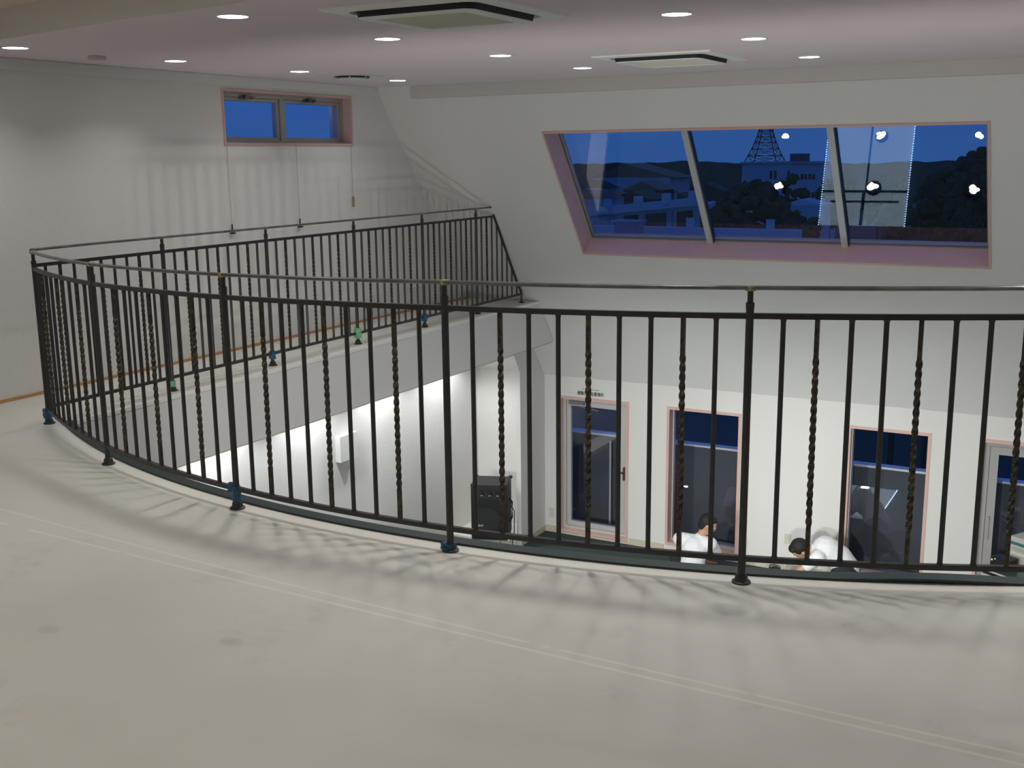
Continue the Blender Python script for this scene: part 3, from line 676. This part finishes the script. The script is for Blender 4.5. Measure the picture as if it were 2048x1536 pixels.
def head(mb, c, f, s, u):
    c = Vector(c)
    mb.ball(c, (.096, .076, .100), 18, (f, s, u))
    mb.ball(c+f*.028-u*.055, (.062, .056, .062), 14, (f, s, u))          # jaw
    mb.ball(c+f*.092-u*.030, (.016, .013, .022), 10, (f, s, u))          # nose
    mb.ball(c+f*.080-u*.072, (.014, .024, .009), 10, (f, s, u))          # lips
    for k in (-1, 1):
        mb.ball(c+s*k*.077-u*.02-f*.008, (.020, .010, .030), 10, (f, s, u))  # ears
        mb.ball(c+f*.084+s*k*.032+u*.012, (.010, .018, .007), 8, (f, s, u))  # brow
def hand(mb, w, d, pn, side):
    """w wrist, d direction of fingers, pn palm normal, side thumb direction"""
    w = Vector(w); d = Vector(d).normalized(); pn = Vector(pn).normalized(); sd = d.cross(pn).normalized()*side
    mb.capsule(w, w+d*.03, .024, .026)
    mb.ball(w+d*.05, (.045, .038, .015), 12, (d, sd, pn))
    for k, L in enumerate((.066, .076, .070, .055)):
        b = w+d*.085+sd*(.028-.0185*k)
        m1 = b+d*L*.5+pn*.006; e1 = m1+d*L*.38+pn*.022
        mb.capsule(b-d*.015, m1, .0085, .0078); mb.capsule(m1, e1, .0078, .0065)
    b = w+d*.03+sd*.028; m1 = b+d*.028+sd*.028+pn*.008; mb.capsule(b, m1, .011, .0095); mb.capsule(m1, m1+d*.030+sd*.006+pn*.008, .0095, .0075)
def person(root, label, J, hf, hu, hands):
    R = Vector(root); g = lambda k: R+Vector(J[k])
    f, s, u = frame(hf, hu)
    mb = MB()
    mb.capsule(g('pelvis'), g('waist'), .125, .115).capsule(g('waist'), g('chest'), .115, .13).capsule(g('shL'), g('shR'), .062, .062)
    mb.capsule(g('chest'), g('neck'), .09, .055).capsule(g('neck'), g('head')-f*.01, .052, .05)
    head(mb, g('head'), f, s, u)
    for k in 'LR':
        mb.capsule(g('sh'+k), g('el'+k), .050, .038).capsule(g('el'+k), g('wr'+k), .038, .026)
        mb.capsule(g('hip'+k), g('kn'+k), .078, .055).capsule(g('kn'+k), g('an'+k), .052, .036).capsule(g('an'+k), g('toe'+k), .036, .026)
        d, pn, sd = hands[k]; hand(mb, g('wr'+k), d, pn, sd)
    body = solid('person', mb, SKIN, .0065)
    tag(body, label, 'person')
    # clothes
    mb = MB(); e_ = .016
    mb.capsule(g('pelvis')+Vector((0, 0, -.02)), g('waist'), .142, .134).capsule(g('waist'), g('chest'), .134, .148).capsule(g('shL'), g('shR'), .080, .080)
    for k in 'LR':
        mid = g('sh'+k).lerp(g('el'+k), .58)
        mb.capsule(g('sh'+k), mid, .072, .062)
    mb.capsule(g('chest'), g('chest').lerp(g('neck'), .75), .105, .070)
    solid('shirt', mb, SHIRT, .009, body, 6)
    mb = MB()
    mb.capsule(g('hipL'), g('hipR'), .135, .135)
    for k in 'LR': mb.capsule(g('hip'+k), g('kn'+k), .095, .070).capsule(g('kn'+k), g('kn'+k).lerp(g('an'+k), .85), .068, .052)
    solid('trousers', mb, TROUS, .011, body)
    mb = MB()
    c = g('head')
    mb.ball(c-f*.016+u*.018, (.096, .084, .099), 18, (f, s, u)); mb.ball(c-f*.05-u*.03, (.052, .066, .062), 14, (f, s, u))
    mb.ball(c+f*.045+u*.065, (.045, .062, .035), 12, (f, s, u))
    for k in (-1, 1): mb.ball(c+s*k*.070+u*.02+f*.005, (.035, .012, .035), 10, (f, s, u))
    solid('hair', mb, HAIR, .006, body, 3)
    mb = MB()
    for k in (-1, 1): mb.ball(c+f*.084+s*k*.031-u*.006, (.010, .013, .009), 12, (f, s, u))
    ey = obj('eyes', mb, mat('eye_white', (.7, .7, .68, 1), .2) if 'eye_white' not in MATS else MATS['eye_white'], body, smooth=True)
    mb = MB()
    for k in (-1, 1): mb.ball(c+f*.0925+s*k*.031-u*.006, (.003, .006, .006), 10, (f, s, u))
    obj('irises', mb, BLACK, ey, smooth=True)
    return body
person((-3.80, 10.95, -3.0), 'person in white shirt sitting on lower floor, back to the loft, head turned right', dict(
    pelvis=(0, 0, .13), waist=(.0, .0, .26), chest=(.01, .03, .40), neck=(.07, .07, .545), head=(.125, .10, .672),
    shL=(-.165, .03, .475), elL=(-.20, .24, .27), wrL=(-.07, .42, .20), shR=(.175, .05, .465), elR=(.22, .26, .26), wrR=(.10, .44, .18),
    hipL=(-.09, .04, .10), knL=(-.33, .36, .11), anL=(-.02, .50, .06), toeL=(.08, .54, .05), hipR=(.09, .04, .10), knR=(.34, .36, .11), anR=(.06, .38, .05), toeR=(-.06, .36, .04)),
    (.86, .36, -.40), (.05, .1, 1), dict(L=((.7, .6, -.2), (0, .2, -1), 1), R=((-.4, .8, -.3), (0, .2, -1), -1)))
person((-2.36, 10.95, -3.0), 'person in white shirt bending forward over the lower floor, dark hair towards the loft', dict(
    pelvis=(.17, .10, .44), waist=(.10, .05, .55), chest=(-.02, .0, .625), neck=(-.15, -.05, .615), head=(-.262, -.085, .625),
    shL=(-.07, .15, .615), elL=(-.24, .18, .42), wrL=(-.38, .06, .22), shR=(-.06, -.16, .585), elR=(-.22, -.24, .44), wrR=(-.33, -.20, .23),
    hipL=(.17, .18, .38), knL=(-.10, .22, .09), anL=(.30, .26, .07), toeL=(.42, .28, .04), hipR=(.17, .0, .38), knR=(-.08, -.04, .09), anR=(.32, .0, .07), toeR=(.44, .0, .04)),
    (-.62, -.10, -.78), (-.5, -.45, .7), dict(L=((-.3, -.2, -.9), (1, 0, -.3), 1), R=((-.3, .05, -.9), (1, 0, -.3), -1)))
mb = MB(); mb.ball((-2.90, 10.96, -2.82), (.10, .09, .175), 18); mb.ball((-2.89, 11.0, -2.86), (.11, .10, .14), 16)
bag = solid('work_bag', mb, BLACK2, .012)
tag(bag, 'rounded black bag standing on the floor left of the bending person', 'bag')
mb = MB(); mb.tube([(-2.96, 10.96, -2.70), (-2.95, 10.96, -2.645), (-2.90, 10.96, -2.632), (-2.85, 10.96, -2.645), (-2.84, 10.96, -2.70)], .008); obj('bag_handle', mb, BLACK, bag)

# ---------------------------------------------------------------- lower floor things that mirror in the slanted glass, some added only for that
dt = thing('light_table', 'low light table edged with tiny blue white lights, mirrored in the slanted window', 'table', (-2.93, 9.1, -3))
mb = MB(); mb.box(-3.46, -2.41, 8.42, 9.77, -2.99, -2.955); obj('glowing_top', mb, mat('frosted_acrylic', (.45, .52, .55, 1), .25, emit=(.45, .66, .82, 1), estr=1.25), dt)
mb = MB(); mb.box(-3.46, -2.41, 9.315, 9.345, -2.955, -2.948).box(-3.35, -2.5, 9.45, 9.475, -2.955, -2.948).box(-2.93, -2.905, 8.42, 9.31, -2.955, -2.948).box(-2.96, -2.92, 9.34, 9.77, -2.955, -2.948); obj('crossbars', mb, mat('dark_bar', (.03, .05, .09, 1), .4), dt)
mb = MB()
for xx in (-3.47, -2.40):
    for k in range(44):
        yy = 8.43+k*.031; mb.box(xx-.006, xx+.006, yy, yy+.014, -2.955, -2.945)
obj('light_string', mb, mat('blue_white_leds', (.6, .7, 1, 1), .4, emit=(.35, .55, 1, 1), estr=14), dt)
fl = None
for k, (x, y, s_) in enumerate(((-4.04, 8.58, .07), (-2.79, 8.62, .07), (-1.645, 8.62, .07), (-4.05, 9.27, .075), (-2.82, 9.29, .085), (-1.65, 9.29, .085), (-5.06, 9.62, .035))):  # glowing shapes added on the floor for bright blobs in the glass
    lab = ['first', 'second', 'third', 'fourth', 'fifth', 'sixth', 'small seventh'][k]
    z = -2.955 if -3.46 < x < -2.41 else -3.0
    o = thing('floor_lamp', ['white work lamp mirrored at the top of the slanted glass beside the lattice tower', 'white work lamp mirrored at the top of the light table reflection', 'white work lamp mirrored in the upper right corner of the slanted glass',
        'white work lamp mirrored before the pale building', 'white work lamp mirrored at the crossbar of the light table', 'white work lamp mirrored low before the big tree', 'tiny white lamp mirrored beside the left mullion'][k], 'lamp', (x, y, z), 'work lamps mirrored in the slanted glass')
    mb = MB(); mb.lathe((x, y, z), [(s_*1.1, 0), (s_*1.15, .02), (s_*.95, .03)], 16); obj('lamp_base', mb, BLACK, o)
    mb = MB(); random.seed(k)
    for j in range(4): mb.ball((x+random.uniform(-.5, .5)*s_, y+random.uniform(-.4, .4)*s_, z+.04), (s_*random.uniform(.35, .6), s_*random.uniform(.3, .55), .012), 10)
    obj('bulb', mb, mat('work_lamp_glow', (1, 1, 1, 1), .4, emit=(.95, 1, .95, 1), estr=22) if 'work_lamp_glow' not in MATS else MATS['work_lamp_glow'], o)

bn = thing('low_bench', 'long white low bench by the lower left wall, mirrored in the slanted glass', 'bench', (-6.6, 9.05, -3))  # unseen white block added to give the pale streak in the glass
mb = MB(); mb.box(-6.76, -6.46, 8.38, 9.72, -2.66, -2.60); obj('seat', mb, WHITE, bn)
for yy in (8.45, 9.60): mb = MB(); mb.box(-6.72, -6.50, yy, yy+.05, -3.0, -2.66); obj('leg', mb, WHITE, bn)

# ---------------------------------------------------------------- outside, dusk
CONC = mat('pale_concrete', (.42, .42, .44, 1), .9, var=.3, vscale=1)
CONC2 = mat('white_concrete', (.52, .54, .56, 1), .9, var=.3, vscale=.2)
DGROUND = mat('dark_ground', (.05, .055, .05, 1), .95, var=.6, vscale=.05)
LEAF = mat('dark_leaves', (.035, .042, .022, 1), .9, var=.7, vscale=3)
BROWN = mat('brown_roof', (.30, .14, .09, 1), .9, var=.4, vscale=.3)
WIN = mat('dark_window', (.03, .04, .06, 1), .2)
mb = MB(); mb.box(-900, 700, 14, 1200, -16, -15); g = struct('ground_outside', mb, DGROUND)
mb = MB(); mb.box(-7.6, 2.6, 12.06, 12.70, -3.2, -3.08); struct('terrace_floor', mb, CONC)
pw_ = thing('terrace_parapet', 'grey terrace parapet with bright coping outside the lower windows', 'parapet', (-2.5, 12.6, -3.08))
mb = MB(); mb.box(-7.5, 2.5, 12.58, 12.66, -3.08, -1.90); obj('parapet_wall', mb, mat('parapet_grey', (.07, .08, .10, 1), .8), pw_)
mb = MB(); mb.box(-7.5, 2.5, 12.55, 12.68, -1.90, -1.875); obj('coping', mb, mat('metal_coping', (.75, .78, .8, 1), .35, metal=.3), pw_)
for xx in (-5.47, -5.28):
    mb = MB(); mb.cyl((xx, 12.5, -3.08), (xx, 12.5, -1.95), .014); tag(obj('drain_pipe', mb, CONC2), ['pale vertical pipe behind the left glazed door, nearer the hinge', 'thin pale vertical pipe behind the middle of the left glazed door'][xx > -5.4], 'pipe')
# adjoining flat roof
nr = thing('flat_roof', 'pale flat roof with raised parapet just beyond the slanted window', 'roof', (-8, 21, -.3))
mb = MB(); mb.prism([(-10.6, 18.6, -.35), (-5.6, 18.9, -.35), (-5.5, 22, -.35), (-10.6, 22, -.35)], [(-10.6, 18.6, -.22), (-5.6, 18.9, -.22), (-5.5, 22, -.22), (-10.6, 22, -.22)]); obj('roof_slab', mb, CONC, nr)
mb = MB(); mb.box(-10.6, -5.55, 21.85, 22.05, -.35, .13); obj('parapet', mb, CONC2, nr)
for xx in (-7.85, -6.17): mb = MB(); mb.box(xx-.07, xx+.07, 21.9, 22.02, .13, .32); obj('parapet_post', mb, CONC2, nr)
mb = MB(); mb.box(-9.10, -8.62, 20.9, 21.3, -.22, .28); obj('roof_box', mb, mat('mauve_concrete', (.30, .27, .33, 1), .9), nr)
mb = MB(); mb.box(-9.16, -8.56, 20.86, 21.34, .28, .31); obj('roof_box_lid', mb, CONC, nr)
mb = MB(); mb.box(-10.6, -5.6, 19, 21.8, -15, -.36); obj('building_body', mb, mat('shadowed_wall', (.10, .11, .12, 1), .9), nr)  # plain dark grey body under the roof slab
# elevated road
br = thing('elevated_road', 'pale elevated road with posts crossing behind the flat roof', 'bridge', (-18, 44, -15))
def seg(mb, p, q, hh, th): 
    p, q = Vector(p), Vector(q); d = (q-p); mb.obox((p+q)/2, d/2, Vector((-d.y, d.x, 0)).normalized()*th, (0, 0, hh/2)); return mb
mb = MB(); seg(mb, (-22.5, 44, -1.02), (-16.0, 45.7, -.36), .34, .12); obj('guard_wall', mb, CONC2, br)
mb = MB(); seg(mb, (-22.5, 46, -1.15), (-16.0, 47.7, -.6), .2, 1.6); obj('deck', mb, CONC, br)
for k, t in enumerate((.18, .42, .62, .80, .97)):
    p = Vector((-22.5, 44, -.80)).lerp(Vector((-16.0, 45.7, -.15)), t)
    mb = MB(); mb.box(p.x-.17, p.x+.17, p.y-.15, p.y+.1, p.z-.2, p.z+.25); obj('post', mb, CONC2, br)
    mb = MB(); mb.box(p.x-.12, p.x+.12, p.y+.3, p.y+.6, -15, p.z-.5); obj('pier', mb, CONC, br)
mb = MB(); mb.box(-21.5, -20.2, 39, 40, -3.0, -1.25).box(-22.0, -21.3, 41, 42, -3, -1.0).box(-21.6, -20.0, 39, 40, -15, -3)
tag(obj('low_building', mb, CONC2), 'small pale boxy building at the lower left of the slanted window', 'building')
# houses
random.seed(3)
for k, (x, y, wx, wy, hh, m_, lab) in enumerate(((-62, 152, 12, 8, 4.3, BROWN, 'broad brown roofed hall on the skyline left of the first mullion'), (-18.6, 75, 2.4, 3, .45, CONC2, 'small pale house between the pale building and the light table reflection'))):
    base = {0: -1.6, 1: -2.2}[k]
    o = thing('house', lab, 'building', (x, y, -15))
    mb = MB(); mb.box(x-wx/2, x+wx/2, y-wy/2, y+wy/2, -15, base+(.0 if k == 0 else hh)); obj('walls', mb, CONC if k == 0 else m_, o)
    rz = base if k == 0 else base+hh; rh = 2.0 if k == 0 else .35
    mb = MB(); mb.prism([(x-wx*.52, y-wy/2, rz), (x+wx*.56, y-wy/2, rz), (x-wx*.1, y-wy/2+.2, rz+rh)], [(x-wx*.52, y+wy/2, rz), (x+wx*.56, y+wy/2, rz), (x-wx*.1, y+wy/2, rz+rh)]); obj('roof', mb, BROWN if k == 0 else CONC2, o)
spots = [(random.uniform(-.49, -.34)*y, y) for y in (76, 81.5, 86.5, 102, 107.5, 113, 118.5, 124, 130, 136, 163, 169, 176, 184)]
for x, y in spots:
    s_ = y/50
    hgt_ = 1.62 - y*random.uniform(.022, .040)
    o = thing('house', 'distant low house among dark trees under the skyline', 'building', (x, y, -15), 'distant town houses')
    mb = MB(); mb.box(x-.9*s_, x+.9*s_, y-2, y+2, -15, hgt_-.4*s_); obj('walls', mb, random.choice((CONC, CONC, DGROUND)), o)
    mb = MB(); mb.prism([(x-s_, y-2, hgt_-.4*s_), (x+s_, y-2, hgt_-.4*s_), (x, y-2, hgt_)], [(x-s_, y+2, hgt_-.4*s_), (x+s_, y+2, hgt_-.4*s_), (x, y+2, hgt_)]); obj('roof', mb, random.choice((BROWN, DGROUND, CONC)), o)
# white building with the lattice tower
wb = thing('office_building', 'pale flat topped office building with small dark windows between the mullions', 'building', (-54, 205, -15))
mb = MB(); mb.box(-61.8, -47.2, 200, 212, -15, -.3); obj('walls', mb, CONC2, wb)
mb = MB(); mb.box(-62.1, -46.9, 199.7, 212.3, -.3, .05); obj('roof_edge', mb, CONC, wb)
for fz in (-2.4, -5.6, -8.6):
    for x in (-56.4, -55.6, -53.2, -50.8, -50.1, -49.4, -48.7):
        mb = MB(); mb.box(x-.22, x+.22, 199.85, 200.0, fz-.6, fz+.9 if x < -52 else fz+.3); obj('window', mb, WIN, wb)
mb = MB(); mb.box(-53.6, -50.8, 202, 205, .05, 1.45); obj('roof_tank', mb, mat('tank_brown', (.10, .10, .11, 1), .9), wb)
tw = thing('lattice_tower', 'dark red lattice tower rising behind the pale office building', 'tower', (-62.5, 217, -15))
RED = mat('tower_red', (.17, .075, .06, 1), .8)
def tw_w(z): return .95 + 2.3*max(0, (7-z)/7.3)**1.5
lv = [-.3, 1.1, 2.4, 3.6, 4.7, 5.8, 6.9, 8.2, 9.6, 11]; cx_, cy2 = -62.5, 217
mb = MB(); lg = [(-1, -1), (1, -1), (1, 1), (-1, 1)]
for i in range(len(lv)-1):
    za_, zb_ = lv[i], lv[i+1]; wa, wb_ = tw_w(za_), tw_w(zb_)
    A = [Vector((cx_+a*wa, cy2+b*wa, za_)) for a, b in lg]; B = [Vector((cx_+a*wb_, cy2+b*wb_, zb_)) for a, b in lg]
    for k in range(4):
        mb.cyl(A[k], B[k], .11, n=6); mb.cyl(A[k], B[(k+1) % 4], .06, n=5); mb.cyl(A[(k+1) % 4], B[k], .06, n=5); mb.cyl(B[k], B[(k+1) % 4], .07, n=5)
obj('lattice', mb, RED, tw)
mb = MB()
for a, b in lg: mb.cyl((cx_+a*tw_w(-.3), cy2+b*tw_w(-.3), -15), (cx_+a*tw_w(-.3), cy2+b*tw_w(-.3), -.3), .14, n=6)
obj('tower_legs', mb, RED, tw)
# trees: clumped crowns with trunk
def tree(x, y, ztop, zbot, rx, lab, grp, n=40, seed=0, leaf=.30):
    random.seed(seed)
    o = thing('tree', lab, 'tree', (x, y, -15), grp)
    mb = MB(); zc = (ztop+zbot)/2; rz = (ztop-zbot)/2
    for k in range(n):
        while True:
            p = Vector([random.uniform(-1, 1) for _ in range(3)])
            if .25 < p.length < 1: break
        p = p.normalized()*(p.length**.4)*.82
        r = rx*leaf*random.uniform(.6, 1.1)
        R = bmesh.ops.create_icosphere(mb.b, subdivisions=2, radius=1)
        c = Vector((x+p.x*rx, y+p.y*rx*.8, zc+p.z*rz))
        for v in R['verts']: v.co = c + v.co*r*random.uniform(.78, 1.22)
    obj('crown', mb, LEAF, o)
    mb = MB(); mb.cyl((x, y, -15), (x, y, zc), rx*.10, rx*.06, 8); obj('trunk', mb, mat('bark', (.05, .04, .03, 1), .9) if 'bark' not in MATS else MATS['bark'], o)
    return o
tree(-18.6, 62, .25, -4.6, 2.6, 'broad dark tree left of the pale building, behind the first mullion', 'dark trees', 150, 1, .17)
tree(-14.6, 57, -.9, -4.8, 1.4, 'lower dark tree right of the broad one, below the pale building', 'dark trees', 90, 2, .2)
tree(-22.6, 65.5, -.7, -5, 1.6, 'dark tree left of the first mullion', 'dark trees', 90, 3, .2)
tree(-4.75, 45, 2.25, -2.6, 1.35, 'tall big dark tree at the right end of the slanted window', 'dark trees', 170, 4, .17)
tree(-6.5, 47.5, 1.35, -2.8, 1.0, 'mid height dark tree, shoulder of the big right tree', 'dark trees', 120, 5, .20)
tree(-1.9, 44, 1.8, -3, 1.4, 'dark tree beyond the right edge of the window', 'dark trees', 40, 6)
tree(-8.2, 50, -.1, -3.2, 1.2, 'low dark tree behind the right end of the light table reflection', 'dark trees', 34, 7)
for k in range(9): tree(-24+k*2.0, 92+4.5*(k % 2), .35-.25*(k % 3), -5, 1.5, 'dim dark tree in the row behind the light table reflection', 'dim tree row', 26, 20+k)
for k in range(7): tree(-12.6+k*1.35, 33+2.4*(k % 2), -1.0-.15*(k % 3), -3.6, .95, 'dark bush row tree under the big right tree', 'dark bush row', 26, 40+k)
# skyline ridge
mb = MB(); random.seed(9); n = 120; ls = []
for i in range(n+1):
    x = -330+400*i/n; z = -2.3+1.2*math.sin(i*.17)*.5+random.uniform(-.35, .35) + (1.3*math.exp(-((x+140)/22)**2))
    ls.append([(x, 380, -15), (x, 400, z), (x, 430, z-1), (x, 450, -15)])
mb.loops(ls); o = struct('hill_skyline', mb, mat('far_wood', (.05, .045, .035, 1), .95, var=.5, vscale=.05))
# distant little lights
for k, (x, y, z, c, lab) in enumerate(((-17.66, 60, -.16, (1, 1, .9, 1), 'tiny white street light before the pale building'), (-22, 120, -.5, (1, .5, .3, 1), 'tiny orange street light seen through the light table reflection'), (-9.95, 58, -2.6, (.5, 1, .8, 1), 'tiny green light under the light table reflection'))):
    mb = MB(); mb.ball((x, y-5 if k else y-9, z), .045 if k != 1 else .09, 8); o = tag(obj('street_light', mb, mat('tiny_light_%d' % k, c, .5, emit=c, estr=6)), lab, 'light')
